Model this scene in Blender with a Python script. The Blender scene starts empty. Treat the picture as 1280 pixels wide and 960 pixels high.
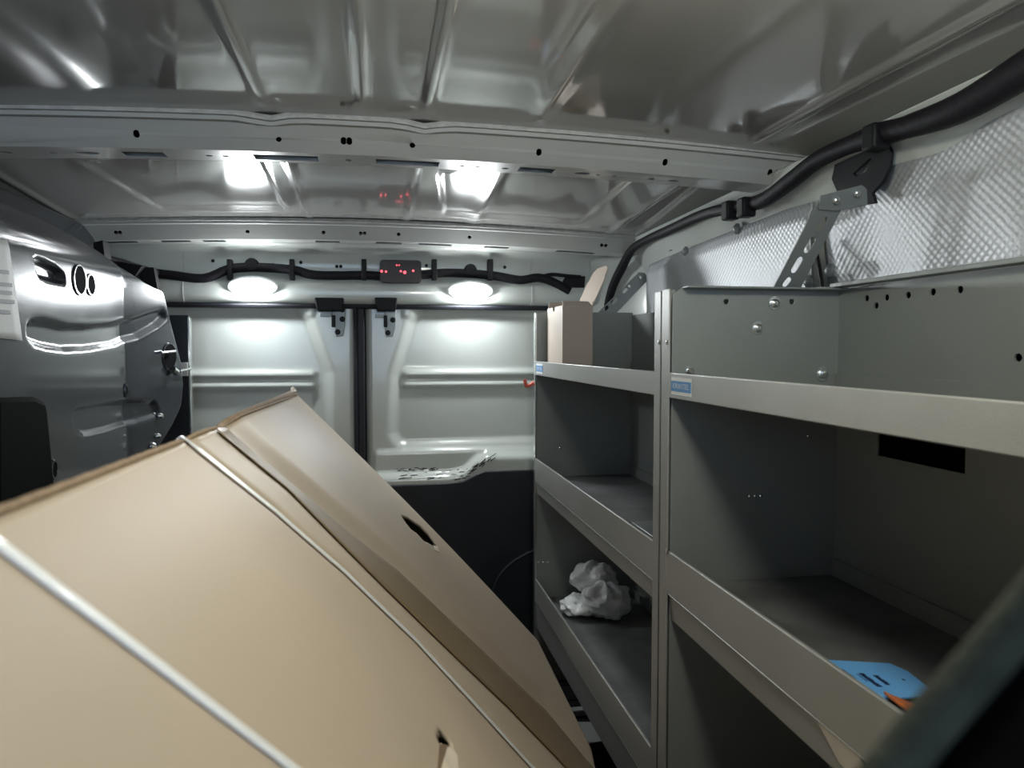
import bpy, bmesh, math, random
import numpy as np
from mathutils import Vector, Matrix

random.seed(7)
rng = np.random.default_rng(7)
S = bpy.context.scene
COL = S.collection

# ------------------------------------------------------------------ camera
F = 930.0                                   # focal length in pixels of the 1280x960 frame
CAM = np.array([0.0, 0.0, 1.05])
_th = math.atan(169 / F)
_ph = math.atan(46 / F * math.cos(_th))
FW = np.array([math.sin(_th) * math.cos(_ph), math.cos(_th) * math.cos(_ph), -math.sin(_ph)])
RT = np.array([math.cos(_th), -math.sin(_th), 0.0])
UP = np.cross(RT, FW)
cd = bpy.data.cameras.new('camera')
cd.sensor_width = 36.0
cd.lens = F / 1280 * 36.0
cd.clip_start = 0.02
cd.dof.use_dof = True
cd.dof.focus_distance = 1.7
cd.dof.aperture_fstop = 9.0
cam = bpy.data.objects.new('camera', cd)
cam.matrix_world = Matrix(((RT[0], UP[0], -FW[0], CAM[0]), (RT[1], UP[1], -FW[1], CAM[1]),
                           (RT[2], UP[2], -FW[2], CAM[2]), (0, 0, 0, 1)))
COL.objects.link(cam)
S.camera = cam

# ------------------------------------------------------------------ world, exposure
w = bpy.data.worlds.new('night'); S.world = w; w.use_nodes = True
w.node_tree.nodes['Background'].inputs[0].default_value = (0.58, 0.75, 1.0, 1)
w.node_tree.nodes['Background'].inputs[1].default_value = 1.9
S.view_settings.view_transform = 'Standard'
S.view_settings.look = 'None'
S.view_settings.gamma = 1.0
S.view_settings.use_curve_mapping = False
S.view_settings.exposure = 0.7
REAR_LAMP = 95.0
FRONT_LAMP = 58.0


def ray(x, y): return FW + RT * (x - 640) / F + UP * (480 - y) / F
def onX(x, y, X): d = ray(x, y); return CAM + d * (X / d[0])
def onY(x, y, Y): d = ray(x, y); return CAM + d * (Y / d[1])
def onZ(x, y, Z): d = ray(x, y); return CAM + d * ((Z - CAM[2]) / d[2])


# ------------------------------------------------------------------ materials
def pmat(name, col, rough=0.5, metal=0.0, var=0.08, scale=9.0, bump=0.0, bscale=150.0, coat=0.0, spec=0.5,
         rvar=0.06, col2=None, transl=0.0, alpha=1.0):
    m = bpy.data.materials.new(name); m.use_nodes = True
    nt = m.node_tree; N = nt.nodes; L = nt.links
    b = N['Principled BSDF']
    tc = N.new('ShaderNodeTexCoord')
    nz = N.new('ShaderNodeTexNoise'); nz.inputs['Scale'].default_value = scale; nz.inputs['Detail'].default_value = 6
    L.new(tc.outputs['Object'], nz.inputs['Vector'])
    mx = N.new('ShaderNodeMix'); mx.data_type = 'RGBA'
    c2 = col2 or tuple(min(1, c * (1 + var)) for c in col)
    c1 = col if col2 else tuple(c * (1 - var) for c in col)
    mx.inputs['A'].default_value = (*c1, 1); mx.inputs['B'].default_value = (*c2, 1)
    mr = N.new('ShaderNodeMapRange'); mr.inputs['From Min'].default_value = 0.3; mr.inputs['From Max'].default_value = 0.7
    L.new(nz.outputs['Fac'], mr.inputs['Value']); L.new(mr.outputs['Result'], mx.inputs['Factor'])
    L.new(mx.outputs['Result'], b.inputs['Base Color'])
    r2 = N.new('ShaderNodeMapRange')
    r2.inputs['To Min'].default_value = max(0.02, rough - rvar); r2.inputs['To Max'].default_value = min(1, rough + rvar)
    L.new(nz.outputs['Fac'], r2.inputs['Value']); L.new(r2.outputs['Result'], b.inputs['Roughness'])
    b.inputs['Metallic'].default_value = metal
    b.inputs['Specular IOR Level'].default_value = spec
    b.inputs['Coat Weight'].default_value = coat
    b.inputs['Coat Roughness'].default_value = 0.05
    if transl: b.inputs['Transmission Weight'].default_value = transl
    if alpha < 1: b.inputs['Alpha'].default_value = alpha
    if bump:
        n2 = N.new('ShaderNodeTexNoise'); n2.inputs['Scale'].default_value = bscale; n2.inputs['Detail'].default_value = 3
        L.new(tc.outputs['Object'], n2.inputs['Vector'])
        bp = N.new('ShaderNodeBump'); bp.inputs['Strength'].default_value = bump; bp.inputs['Distance'].default_value = 0.002
        L.new(n2.outputs['Fac'], bp.inputs['Height']); L.new(bp.outputs['Normal'], b.inputs['Normal'])
    return m


def emat(name, col, strength, base=(0.8, 0.8, 0.8)):
    m = pmat(name, base, 0.3)
    b = m.node_tree.nodes['Principled BSDF']
    b.inputs['Emission Color'].default_value = (*col, 1)
    b.inputs['Emission Strength'].default_value = strength
    return m


def foil_mat():
    m = pmat('foil_insulation', (0.56, 0.58, 0.60), 0.42, metal=0.35, var=0.05, scale=5)
    nt = m.node_tree; N = nt.nodes; L = nt.links
    tc = N.new('ShaderNodeTexCoord'); sp = N.new('ShaderNodeSeparateXYZ')
    L.new(tc.outputs['Object'], sp.inputs[0])
    def sn(out, k):
        a = N.new('ShaderNodeMath'); a.operation = 'MULTIPLY'; a.inputs[1].default_value = k; L.new(out, a.inputs[0])
        s = N.new('ShaderNodeMath'); s.operation = 'SINE'; L.new(a.outputs[0], s.inputs[0]); return s.outputs[0]
    pr = N.new('ShaderNodeMath'); pr.operation = 'MULTIPLY'
    L.new(sn(sp.outputs['Y'], 2 * math.pi / 0.0150), pr.inputs[0]); L.new(sn(sp.outputs['Z'], 2 * math.pi / 0.0140), pr.inputs[1])
    bp = N.new('ShaderNodeBump'); bp.inputs['Strength'].default_value = 0.45; bp.inputs['Distance'].default_value = 0.0009
    L.new(pr.outputs[0], bp.inputs['Height'])
    L.new(bp.outputs['Normal'], N['Principled BSDF'].inputs['Normal'])
    return m


M = {
    'roof': pmat('roof_paint', (0.36, 0.354, 0.338), 0.10, var=0.03, coat=0.9, spec=0.75, rvar=0.03, scale=3),
    'white': pmat('white_body_paint', (0.60, 0.635, 0.60), 0.22, var=0.03, coat=0.5, scale=4),
    'bow': pmat('bow_paint', (0.52, 0.53, 0.51), 0.3, var=0.05, coat=0.3, scale=6),
    'sealer': pmat('seam_sealer', (0.55, 0.55, 0.53), 0.6, var=0.15, scale=60, bump=1.0, bscale=120),
    'door': pmat('bare_door_metal', (0.036, 0.041, 0.050), 0.22, metal=0.15, var=0.06, coat=0.2, scale=4),
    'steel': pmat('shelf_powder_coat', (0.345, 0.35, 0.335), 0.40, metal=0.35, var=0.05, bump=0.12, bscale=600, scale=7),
    'panel': pmat('shelf_panel_coat', (0.262, 0.280, 0.270), 0.42, metal=0.25, var=0.05, bump=0.12, bscale=600, scale=5),
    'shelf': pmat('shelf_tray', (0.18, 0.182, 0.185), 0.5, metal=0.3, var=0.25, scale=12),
    'bracket': pmat('bracket_steel', (0.25, 0.275, 0.275), 0.42, metal=0.35, var=0.06),
    'zinc': pmat('zinc_bolt', (0.62, 0.64, 0.62), 0.25, metal=0.9, var=0.05),
    'black': pmat('black_plastic', (0.009, 0.009, 0.011), 0.55, var=0.2, spec=0.25),
    'matte': pmat('matte_black', (0.007, 0.008, 0.008), 0.8, var=0.2, spec=0.04),
    'tapeloom': pmat('loom_tape', (0.009, 0.008, 0.012), 0.6, spec=0.3, var=0.3, bump=0.6, bscale=90),
    'trim': pmat('black_trim_panel', (0.012, 0.015, 0.022), 0.5, var=0.2, bump=0.2, bscale=400),
    'rubber': pmat('rubber_seal', (0.012, 0.013, 0.02), 0.6, var=0.2),
    'dark': pmat('cavity_shade', (0.004, 0.004, 0.005), 0.9, var=0.1, spec=0.05),  # near-black colour standing for the shade inside holes and gaps
    'floor': pmat('floor_mat', (0.016, 0.016, 0.018), 0.7, var=0.3, bump=0.5, bscale=200),
    'card': pmat('cardboard', (0.52, 0.42, 0.315), 0.50, var=0.05, scale=3, bump=0.06, bscale=300, spec=0.5),
    'cardedge': pmat('cardboard_edge', (0.30, 0.21, 0.13), 0.8, var=0.25, scale=150),
    'cardin': pmat('cardboard_inside', (0.20, 0.135, 0.08), 0.8, var=0.1),
    'brownband': pmat('brown_band', (0.25, 0.18, 0.105), 0.45, var=0.06, scale=6, coat=0.05),
    'strap': pmat('white_strap', (0.95, 0.95, 0.95), 0.3, var=0.01, coat=0.3),
    'torn': pmat('torn_paper', (0.70, 0.60, 0.48), 0.8, var=0.1, scale=40),
    'boxcard': pmat('small_box_card', (0.50, 0.42, 0.35), 0.65, var=0.05),
    'bag': pmat('plastic_bag', (0.95, 0.97, 0.98), 0.28, var=0.02, transl=0.15, spec=0.5, bump=1.0, bscale=70),
    'paper': pmat('paper', (0.72, 0.73, 0.72), 0.6, var=0.03),
    'ink': pmat('grey_print', (0.30, 0.31, 0.33), 0.6, var=0.05),
    'blackink': pmat('dark_print', (0.015, 0.03, 0.10), 0.5, var=0.1),
    'blue': pmat('sticker_blue', (0.05, 0.25, 0.55), 0.35, var=0.05),
    'cardblue': pmat('blue_card', (0.17, 0.47, 0.92), 0.4, var=0.04, scale=20),
    'orange': pmat('orange_plastic', (0.75, 0.20, 0.05), 0.4, var=0.1),
    'red': pmat('red_vinyl', (0.75, 0.13, 0.08), 0.35, var=0.05),
    'redlens': pmat('dark_red_lens', (0.010, 0.004, 0.007), 0.4, var=0.1, spec=0.3),
    'redglow': emat('red_lit_bulb', (1.0, 0.10, 0.14), 1.4, (0.5, 0.05, 0.05)),
    'lens': emat('lamp_lens', (0.93, 0.98, 1.0), REAR_LAMP),
    'flens': emat('front_lamp_lens', (1.0, 0.99, 0.84), FRONT_LAMP),
    'housing': pmat('lamp_housing', (0.75, 0.76, 0.76), 0.35, var=0.03),
    'seat': pmat('seat_cloth', (0.004, 0.0035, 0.004), 0.95, var=0.3, scale=60, bump=0.4, bscale=500, spec=0.02),
    'seatgrey': pmat('bolster_cloth', (0.055, 0.06, 0.045), 0.9, var=0.25, scale=70, bump=0.5, bscale=400, spec=0.1),
    'beige': pmat('masking_tape', (0.62, 0.58, 0.50), 0.6, var=0.05),
    'scuff': pmat('scuff_black', (0.02, 0.02, 0.02), 0.7, var=0.2),
    'foil': foil_mat(),
}


# ------------------------------------------------------------------ mesh builder
class MB:
    def __init__(s): s.v = []; s.f = []
    def add(s, vs, fs):
        o = len(s.v); s.v += [tuple(map(float, p)) for p in vs]; s.f += [tuple(i + o for i in q) for q in fs]; return s
    def box(s, x0, x1, y0, y1, z0, z1):
        v = [(x, y, z) for x in (x0, x1) for y in (y0, y1) for z in (z0, z1)]
        return s.add(v, [(0, 1, 3, 2), (4, 6, 7, 5), (0, 4, 5, 1), (2, 3, 7, 6), (0, 2, 6, 4), (1, 5, 7, 3)])
    def hexa(s, a, b):            # two quads of four points
        n = len(a); v = list(a) + list(b)
        f = [tuple(range(n - 1, -1, -1)), tuple(range(n, 2 * n))] + [(i, (i + 1) % n, n + (i + 1) % n, n + i) for i in range(n)]
        return s.add(v, f)
    def bar(s, p, q, wv, hv):      # box along p->q with full-width vectors wv, hv
        p, q, wv, hv = (np.array(t, float) for t in (p, q, wv, hv))
        c = [(-.5, -.5), (.5, -.5), (.5, .5), (-.5, .5)]
        return s.hexa([p + wv * a + hv * b for a, b in c], [q + wv * a + hv * b for a, b in c])
    def tube(s, pts, r, n=8, sub=4, cap=True):
        P = [np.array(p, float) for p in pts]
        R = list(r) if hasattr(r, '__len__') else [r] * len(P)
        if sub > 1 and len(P) > 2:
            Q = []; RR = []
            for i in range(len(P) - 1):
                p0 = P[max(i - 1, 0)]; p1 = P[i]; p2 = P[i + 1]; p3 = P[min(i + 2, len(P) - 1)]
                for k in range(sub):
                    t = k / sub
                    Q.append(.5 * ((2 * p1) + (p2 - p0) * t + (2 * p0 - 5 * p1 + 4 * p2 - p3) * t * t + (3 * p1 - p0 - 3 * p2 + p3) * t ** 3))
                    RR.append(R[i] * (1 - t) + R[i + 1] * t)
            Q.append(P[-1]); RR.append(R[-1]); P, R = Q, RR
        o = len(s.v); u = None
        for i, p in enumerate(P):
            t = P[min(i + 1, len(P) - 1)] - P[max(i - 1, 0)]; t = t / (np.linalg.norm(t) + 1e-9)
            if u is None:
                a = np.array([0, 0, 1.]) if abs(t[2]) < .9 else np.array([1., 0, 0])
                u = np.cross(a, t)
            u = u - t * (u @ t); u /= np.linalg.norm(u); v = np.cross(t, u)
            for k in range(n):
                an = 2 * math.pi * k / n
                s.v.append(tuple(p + R[i] * (u * math.cos(an) + v * math.sin(an))))
        for i in range(len(P) - 1):
            for k in range(n):
                a = o + i * n + k; b = o + i * n + (k + 1) % n
                s.f.append((a, b, b + n, a + n))
        if cap:
            s.f.append(tuple(o + k for k in range(n - 1, -1, -1)))
            s.f.append(tuple(o + (len(P) - 1) * n + k for k in range(n)))
        return s
    def lathe(s, c, ax, prof, n=16, sx=1.0, sy=1.0, ux=None):
        c = np.array(c, float); ax = np.array(ax, float); ax /= np.linalg.norm(ax)
        a = np.array(ux, float) if ux is not None else (np.array([0, 0, 1.]) if abs(ax[2]) < .9 else np.array([1., 0, 0]))
        u = a - ax * (a @ ax); u /= np.linalg.norm(u); v = np.cross(ax, u)
        o = len(s.v)
        for r, h in prof:
            for k in range(n):
                an = 2 * math.pi * k / n
                s.v.append(tuple(c + ax * h + u * r * sx * math.cos(an) + v * r * sy * math.sin(an)))
        for i in range(len(prof) - 1):
            for k in range(n):
                p = o + i * n + k; q = o + i * n + (k + 1) % n
                s.f.append((p, q, q + n, p + n))
        s.f.append(tuple(o + k for k in range(n - 1, -1, -1)))
        s.f.append(tuple(o + (len(prof) - 1) * n + k for k in range(n)))
        return s
    def plate(s, outline, holes, fn, t):
        loops = [outline] + list(holes)
        flat = [p for lp in loops for p in lp]; n = len(flat); o = len(s.v)
        us = [p[0] for p in outline]; vs = [p[1] for p in outline]; ku = 1 / (max(us) - min(us)); kv = 1 / (max(vs) - min(vs))
        if not holes: ku = kv = 1.0
        bm = bmesh.new(); bv = [bm.verts.new((p[0] * ku, p[1] * kv, 0)) for p in flat]; be = []; k = 0
        for lp in loops:
            m = len(lp); be += [bm.edges.new((bv[k + i], bv[k + (i + 1) % m])) for i in range(m)]; k += m
        for i, b in enumerate(bv): b.index = i
        g = bmesh.ops.triangle_fill(bm, use_beauty=True, use_dissolve=False, edges=be)
        tris = [tuple(v.index for v in f.verts) for f in bm.faces]; bm.free()
        s.v += [tuple(map(float, fn(p[0], p[1], 0.0))) for p in flat] + [tuple(map(float, fn(p[0], p[1], t))) for p in flat]
        for a, b, c in tris:
            s.f.append((o + a, o + b, o + c)); s.f.append((o + n + c, o + n + b, o + n + a))
        k = 0
        for lp in loops:
            m = len(lp)
            for i in range(m):
                a = o + k + i; b = o + k + (i + 1) % m
                s.f.append((a, b, b + n, a + n))
            k += m
        return s
    def grid(s, nu, nv, fn, keep=None):
        o = len(s.v)
        for j in range(nv):
            for i in range(nu): s.v.append(tuple(map(float, fn(i / (nu - 1), j / (nv - 1)))))
        for j in range(nv - 1):
            for i in range(nu - 1):
                if keep is None or keep(i, j):
                    a = o + j * nu + i; s.f.append((a, a + 1, a + nu + 1, a + nu))
        return s


LOC = {}
def obj(name, mb, mat, parent=None, smooth=35, bevel=0.0, label=None, solid=0.0, seg=2, origin=None, soff=0):
    me = bpy.data.meshes.new(name)
    v = np.array(mb.v, float)
    if parent is not None: off = LOC.get(parent.name, np.zeros(3))
    elif origin is not None: off = np.array(origin, float)
    else:
        lo = v.min(0); hi = v.max(0); off = np.array([(lo[0] + hi[0]) / 2, (lo[1] + hi[1]) / 2, lo[2]])
    me.from_pydata([tuple(p) for p in (v - off)], [], mb.f)
    bm = bmesh.new(); bm.from_mesh(me); bmesh.ops.recalc_face_normals(bm, faces=bm.faces[:]); bm.to_mesh(me); bm.free()
    me.materials.append(M[mat])
    if smooth:
        me.shade_smooth(); me.set_sharp_from_angle(angle=math.radians(smooth))
    o = bpy.data.objects.new(name, me); COL.objects.link(o)
    if parent is not None: o.parent = parent
    else: o.location = tuple(off)
    LOC[o.name] = off
    if solid:
        md = o.modifiers.new('thickness', 'SOLIDIFY'); md.thickness = solid; md.offset = soff
    if bevel:
        md = o.modifiers.new('bevel', 'BEVEL'); md.width = bevel; md.segments = seg; md.limit_method = 'ANGLE'; md.angle_limit = math.radians(40)
    if label: o['label'] = label
    return o

def thing(name, loc, label, cat, group=None):
    o = bpy.data.objects.new(name, None); o.empty_display_size = 0.05; COL.objects.link(o); o.location = loc
    LOC[o.name] = np.array(loc, float); o['label'] = label; o['category'] = cat
    if group: o['group'] = group
    return o

def tag(o, label, cat, group=None):
    o['label'] = label; o['category'] = cat
    if group: o['group'] = group
    return o

def struct(o, label=None):
    o['kind'] = 'structure'
    if label: o['label'] = label
    return o

def ssm(x, a, b):
    t = np.clip((x - a) / (b - a), 0, 1); return t * t * (3 - 2 * t)

def sdpoly(px, py, poly):          # signed distance, negative inside
    px = np.asarray(px, float); py = np.asarray(py, float)
    d = np.full(px.shape, 1e9); ins = np.zeros(px.shape, bool); n = len(poly)
    for i in range(n):
        ax, ay = poly[i]; bx, by = poly[(i + 1) % n]
        ex, ey = bx - ax, by - ay; wx, wy = px - ax, py - ay
        t = np.clip((wx * ex + wy * ey) / (ex * ex + ey * ey + 1e-12), 0, 1)
        d = np.minimum(d, (wx - ex * t) ** 2 + (wy - ey * t) ** 2)
        c = ((ay > py) != (by > py)) & (px < ex * (py - ay) / (ey if abs(ey) > 1e-12 else 1e-12) + ax)
        ins ^= c
    d = np.sqrt(d); return np.where(ins, -d, d)

def circ(cx, cy, rx, ry=None, n=14):
    ry = ry or rx
    return [(cx + rx * math.cos(2 * math.pi * k / n), cy + ry * math.sin(2 * math.pi * k / n)) for k in range(n)]

def rrect(x0, x1, y0, y1, r, n=4):
    P = []
    for cx, cy, a in ((x1 - r, y1 - r, 0), (x0 + r, y1 - r, 90), (x0 + r, y0 + r, 180), (x1 - r, y0 + r, 270)):
        for k in range(n + 1):
            t = math.radians(a + 90 * k / n); P.append((cx + r * math.cos(t), cy + r * math.sin(t)))
    return P

def slot(p, q, r, n=5):            # stadium from p to q
    ang = math.atan2(q[1] - p[1], q[0] - p[0]); P = []
    for c, a in ((q, ang - math.pi / 2), (p, ang + math.pi / 2)):
        for k in range(n + 1): t = a + math.pi * k / n; P.append((c[0] + r * math.cos(t), c[1] + r * math.sin(t)))
    return P

# ================================================================== THE ROOM OF THE VAN
XR, XL = 0.87, -0.90
def ceil_z(x, y):
    z = 1.468 - 0.030 * ((x + 0.02) / 0.85) ** 2 - 0.042 * ssm(y, 1.5, 2.4)
    return z
RIBS = [-0.81, -0.187, -0.02, 0.09, 0.29, 0.71]
def ceil_h(x, y):
    z = ceil_z(x, y)
    for k, rx in enumerate(RIBS):
        wd = 0.011 if k not in (4,) else 0.022
        amp = 0.0045 * ssm(y, 0.1, 0.3) * (1 - ssm(np.abs(y - 1.47), 0.16, 0.10)) * (1 - ssm(y, 2.2, 2.28))
        if rx == -0.02: amp = amp * (1 - ssm(y, 1.3, 1.34))
        z = z - amp * np.exp(-((x - rx) / wd) ** 2 * 1.5)
    # shallow pans shape the rear doors' reflected outlines into the roof
    for (a, b, c, d) in ((-0.62, -0.24, 1.68, 2.16), (0.14, 0.60, 1.68, 2.16)):
        sd = sdpoly(x, y, [(a, c + .08), (a + .1, c), (b, c), (b, d), (a + .05, d)])
        z = z + 0.006 * ssm(-sd, 0, 0.012)
    return z
nu, nv = 300, 150
X_, Y_ = np.meshgrid(np.linspace(XL - .02, XR + .02, nu), np.linspace(-0.95, 2.56, nv))
Z_ = ceil_h(X_, Y_)
mb = MB(); mb.grid(nu, nv, lambda u, v: (0, 0, 0))
mb.v = list(zip(X_.ravel(), Y_.ravel(), Z_.ravel()))
ceiling = struct(obj('ceiling', mb, 'roof', solid=0.004))

mb = MB(); mb.box(XL - .02, XR + .02, -0.95, 2.56, -0.05, 0.0)
floor = struct(obj('floor', mb, 'floor'))
for k in range(22):
    mb = MB(); y = 0.3 + k * 0.1; mb.box(-0.55, 0.78, y, y + 0.035, 0.0, 0.004)
    obj('floor_rib', mb, 'floor', floor, smooth=0)

mb = MB(); mb.box(XR, XR + .03, -0.95, 2.56, 0, 1.45)
wall_right = struct(obj('wall_right', mb, 'white'))
mb = MB(); mb.box(XL - .03, XL, -0.95, 2.56, 0, 1.45)
wall_left = struct(obj('wall_left', mb, 'door'))
mb = MB(); mb.box(XL, XR, -0.98, -0.95, 0, 0.80)
struct(obj('wall_front_block', mb, 'trim'))  # unseen front wall added against light leaks, cut low to admit sky light
mb = MB(); mb.box(XL, XR, 2.56, 2.58, -0.05, 1.46)
struct(obj('rear_gap_shade', mb, 'dark'))  # dark sheet added behind the doors to black out gaps

# ------------------------------------------------------------------ roof bows
def bow(name, yf, yb, zb, front_holes, slots, wave=True, label=None, mat='bow', xa=XL, xb=XR):
    """pressed roof bow: front flange, sloped front face with holes, flat underside with slots, back face"""
    root = bpy.data.objects.new(name, None); COL.objects.link(root); root.location = (0, yf, zb)
    LOC[root.name] = np.array((0, yf, zb)); struct(root, label)
    def dz(x): return -0.024 * ((x + 0.02) / 0.85) ** 2
    def wv(x):
        if not wave: return 0.0
        return sum(0.010 * math.exp(-((x - c) / 0.03) ** 2) for c in (-0.187, 0.09)) - 0.004
    xs = np.linspace(xa, xb, 60)
    def edge(v, rev=False): L_ = [(x, v) for x in xs]; return L_[::-1] if rev else L_
    # front face: v 0 bottom .. 1 top
    ztop = zb + 0.038
    fn = lambda u, v, t: (u, yf - 0.040 * v + t, zb + dz(u) + 0.038 * v - (wv(u) if v > .5 else 0) * .6)
    mb = MB(); mb.plate(edge(0.0) + edge(1.0, True), [circ(hx, hv, 0.0055, 0.0055 / 0.045) for hx, hv in front_holes], fn, 0.0025)
    obj('front_face', mb, mat, root)
    # flange ledge up to the roof skin
    mb = MB()
    prof = [(-0.040, 0.038), (-0.046, 0.039), (-0.049, 0.046), (-0.058, 0.048)]
    mb.grid(60, 4, lambda u, v: (xa + (xb - xa) * u, yf + prof[round(v * 3)][0] + 0.8 * wv(xa + (xb - xa) * u),
                                 zb + dz(xa + (xb - xa) * u) + prof[round(v * 3)][1] - .6 * wv(xa + (xb - xa) * u)))
    obj('flange', mb, mat, root, solid=0.002)
    mb = MB()
    mb.tube([(x, yf - 0.056 + 0.8 * wv(x), zb + dz(x) + 0.049 - .6 * wv(x)) for x in xs], 0.0055, 6, 1)
    obj('sealer_bead', mb, 'sealer', root)
    fn = lambda u, v, t: (u, yf + (yb - yf) * v, zb + dz(u) + t)
    mb = MB(); mb.plate(edge(0.0) + edge(1.0, True), slots, fn, 0.0025)
    obj('underside', mb, mat, root)
    mb = MB(); mb.grid(60, 2, lambda u, v: (xa + (xb - xa) * u, yb + 0.02 * v, zb + dz(xa + (xb - xa) * u) + 0.05 * v))
    obj('rear_face', mb, mat, root, solid=0.002)
    mb = MB(); mb.grid(60, 2, lambda u, v: (xa + (xb - xa) * u, yf - .02 + (yb - yf + .03) * v, zb + dz(xa + (xb - xa) * u) + 0.036))
    obj('shade_liner', mb, 'dark', root, solid=0.002)  # added dark sheet, stands for the shade inside the hollow bow
    return root

BY0, BY1, BZ = 1.448, 1.525, 1.412
def bx(px, py): return onY(px, py, BY0)[0]
fh = [(bx(x, 180), .5) for x in (175, 350, 430, 437, 515, 671, 827, 957, 965)]
def bsl(x0, x1, y, v0, v1): a = onZ(x0, y, BZ)[0]; b = onZ(x1, y, BZ)[0]; return rrect(a, b, v0, v1, 0.004)
def bov(x, y, rx, rv): a = onZ(x, y, BZ)[0]; return circ(a, .55, rx, rv)
sl = [bsl(158, 208, 192, .35, .85), bsl(320, 398, 199, .3, .8), bsl(470, 548, 207, .3, .8), bsl(645, 690, 214, .3, .8),
      bov(118, 192, .02, .13), bov(720, 220, .016, .13), bov(265, 197, .006, .08), bov(286, 198, .006, .08), bov(436, 204, .006, .1),
      bov(575, 211, .006, .08), bov(595, 212, .006, .08), bov(628, 214, .007, .08), bov(800, 226, .007, .1), bov(825, 228, .012, .1),
      bov(760, 221, .005, .07), bov(740, 220, .004, .06), bov(76, 190, .006, .08), bov(20, 189, .012, .1)]
trim_1 = bow('trim_1', BY0, BY1, BZ, fh, sl, True, 'pale grey roof bow with slots and holes crossing the ceiling')

RY0, RY1, RZ = 2.30, 2.375, 1.372
rh = [(onY(x, 297, RY0)[0], .5) for x in (148, 153, 311, 405, 451, 456, 498, 586, 755, 750)]
rs = []
for a, b in ((150, 205), (230, 262), (275, 300), (400, 428), (470, 500), (520, 560), (600, 630), (690, 740)):
    xa_, xb_ = onZ(a, 312, RZ)[0], onZ(b, 312, RZ)[0]; rs.append(rrect(xa_, xb_, .3, .75, .004))
trim_2 = bow('trim_2', RY0, RY1, RZ, rh, rs, False, 'rear roof bow with slotted underside above the header')

# ------------------------------------------------------------------ rear header
HY = 2.452
hr = bpy.data.objects.new('trim_3', None); COL.objects.link(hr); hr.location = (0, HY, 1.19); LOC['trim_3'] = np.array((0, HY, 1.19))
struct(hr, 'white rear header panel above the back doors')
hp = [(0.03, 1.186), (0.0, 1.190), (-0.014, 1.200), (-0.018, 1.215), (-0.018, 1.245), (-0.012, 1.258), (0.0, 1.268), (0.002, 1.30), (0.004, 1.345), (-0.02, 1.362), (-0.09, 1.372)]
mb = MB(); mb.grid(40, len(hp), lambda u, v: (XL + (XR - XL) * u, HY + hp[round(v * (len(hp) - 1))][0], hp[round(v * (len(hp) - 1))][1]))
obj('header_panel', mb, 'white', hr, smooth=60, solid=0.002)
for sx in (onY(230, 350, HY)[0], onY(664, 350, HY)[0]):
    mb = MB()
    mb.tube([(sx, HY + a - 0.0005, b) for a, b in hp[1:9]], 0.0022, 6, 1); obj('seam', mb, 'sealer', hr)
mb = MB(); mb.tube([(XL, HY + .004, 1.184), (XR, HY + .004, 1.184)], 0.009, 8, 1); obj('rubber_seal', mb, 'rubber', hr)
for hx, hy in ((266, 326), (336, 331), (341, 331), (376, 328), (421, 333), (426, 333), (533, 332), (631, 334), (689, 362)):
    p = onY(hx, hy, HY); mb = MB(); mb.lathe(p + [0, 0.003, 0], (0, -1, 0), [(0.0055, 0), (0.0055, 0.0035), (0.003, 0.004)], 10)
    obj('hole_disc', mb, 'black', hr)  # black discs paint the dark of small open holes

# ------------------------------------------------------------------ rear doors (pressed inner panels)
DY = 2.49
def wpt(px, py, Y=DY): p = onY(px, py, Y); return (p[0], p[2])
def press_door(name, x0, x1, recess, ridge_x0, ridge_x1, ledge, label):
    n1, n2 = int((x1 - x0) / 0.0065), int(1.19 / 0.0065)
    X, Z = np.meshgrid(np.linspace(x0, x1, n1), np.linspace(0.0, 1.186, n2))
    sd = sdpoly(X, Z, recess)
    h = 0.026 * ssm(sd, -0.012, 0.030)
    zt, zb_ = wpt(300, 464)[1], wpt(300, 488)[1]
    inx = ssm(X, ridge_x0, ridge_x0 + .02) * (1 - ssm(X, ridge_x1 - .02, ridge_x1))
    mid = (zt + zb_) / 2
    h = h + inx * (0.013 * np.exp(-((Z - (zt - .012)) / .012) ** 2) + 0.011 * np.exp(-((Z - (zb_ + .014)) / .012) ** 2))
    zc = wpt(300, 396)[1]
    h = h + 0.005 * inx * ssm(Z, zc - .004, zc + .004)          # upper crease
    h = h - 0.006 * inx * (1 - ssm(Z, zb_ - .004, zb_ + .002))    # lower field set back
    if ledge is not None:
        zl, curve = ledge
        h = np.maximum(h, 0.035 * (1 - ssm(Z, zl - .03, zl + .004)) * ssm(X, x0, x0 + .04))
        cz = np.interp(X, [c[0] for c in curve], [c[1] for c in curve])
        h = h + 0.030 * (1 - ssm(Z, cz - .012, cz + .014))
    edge = np.minimum(X - x0, x1 - X)
    h = h - 0.03 * (1 - ssm(edge, 0.0, 0.018))
    mb = MB(); mb.grid(n1, n2, lambda u, v: (0, 0, 0)); mb.v = list(zip(X.ravel(), (DY - h).ravel(), Z.ravel()))
    root = bpy.data.objects.new(name, None); COL.objects.link(root); root.location = ((x0 + x1) / 2, DY, 0)
    LOC[name] = np.array(((x0 + x1) / 2, DY, 0)); struct(root, label)
    obj('inner_panel', mb, 'white', root, smooth=60, solid=0.003)
    surf = lambda x, z: DY - h[min(n2 - 1, max(0, round(z / 1.186 * (n2 - 1))))][min(n1 - 1, max(0, round((x - x0) / (x1 - x0) * (n1 - 1))))]
    return root, surf

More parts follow.
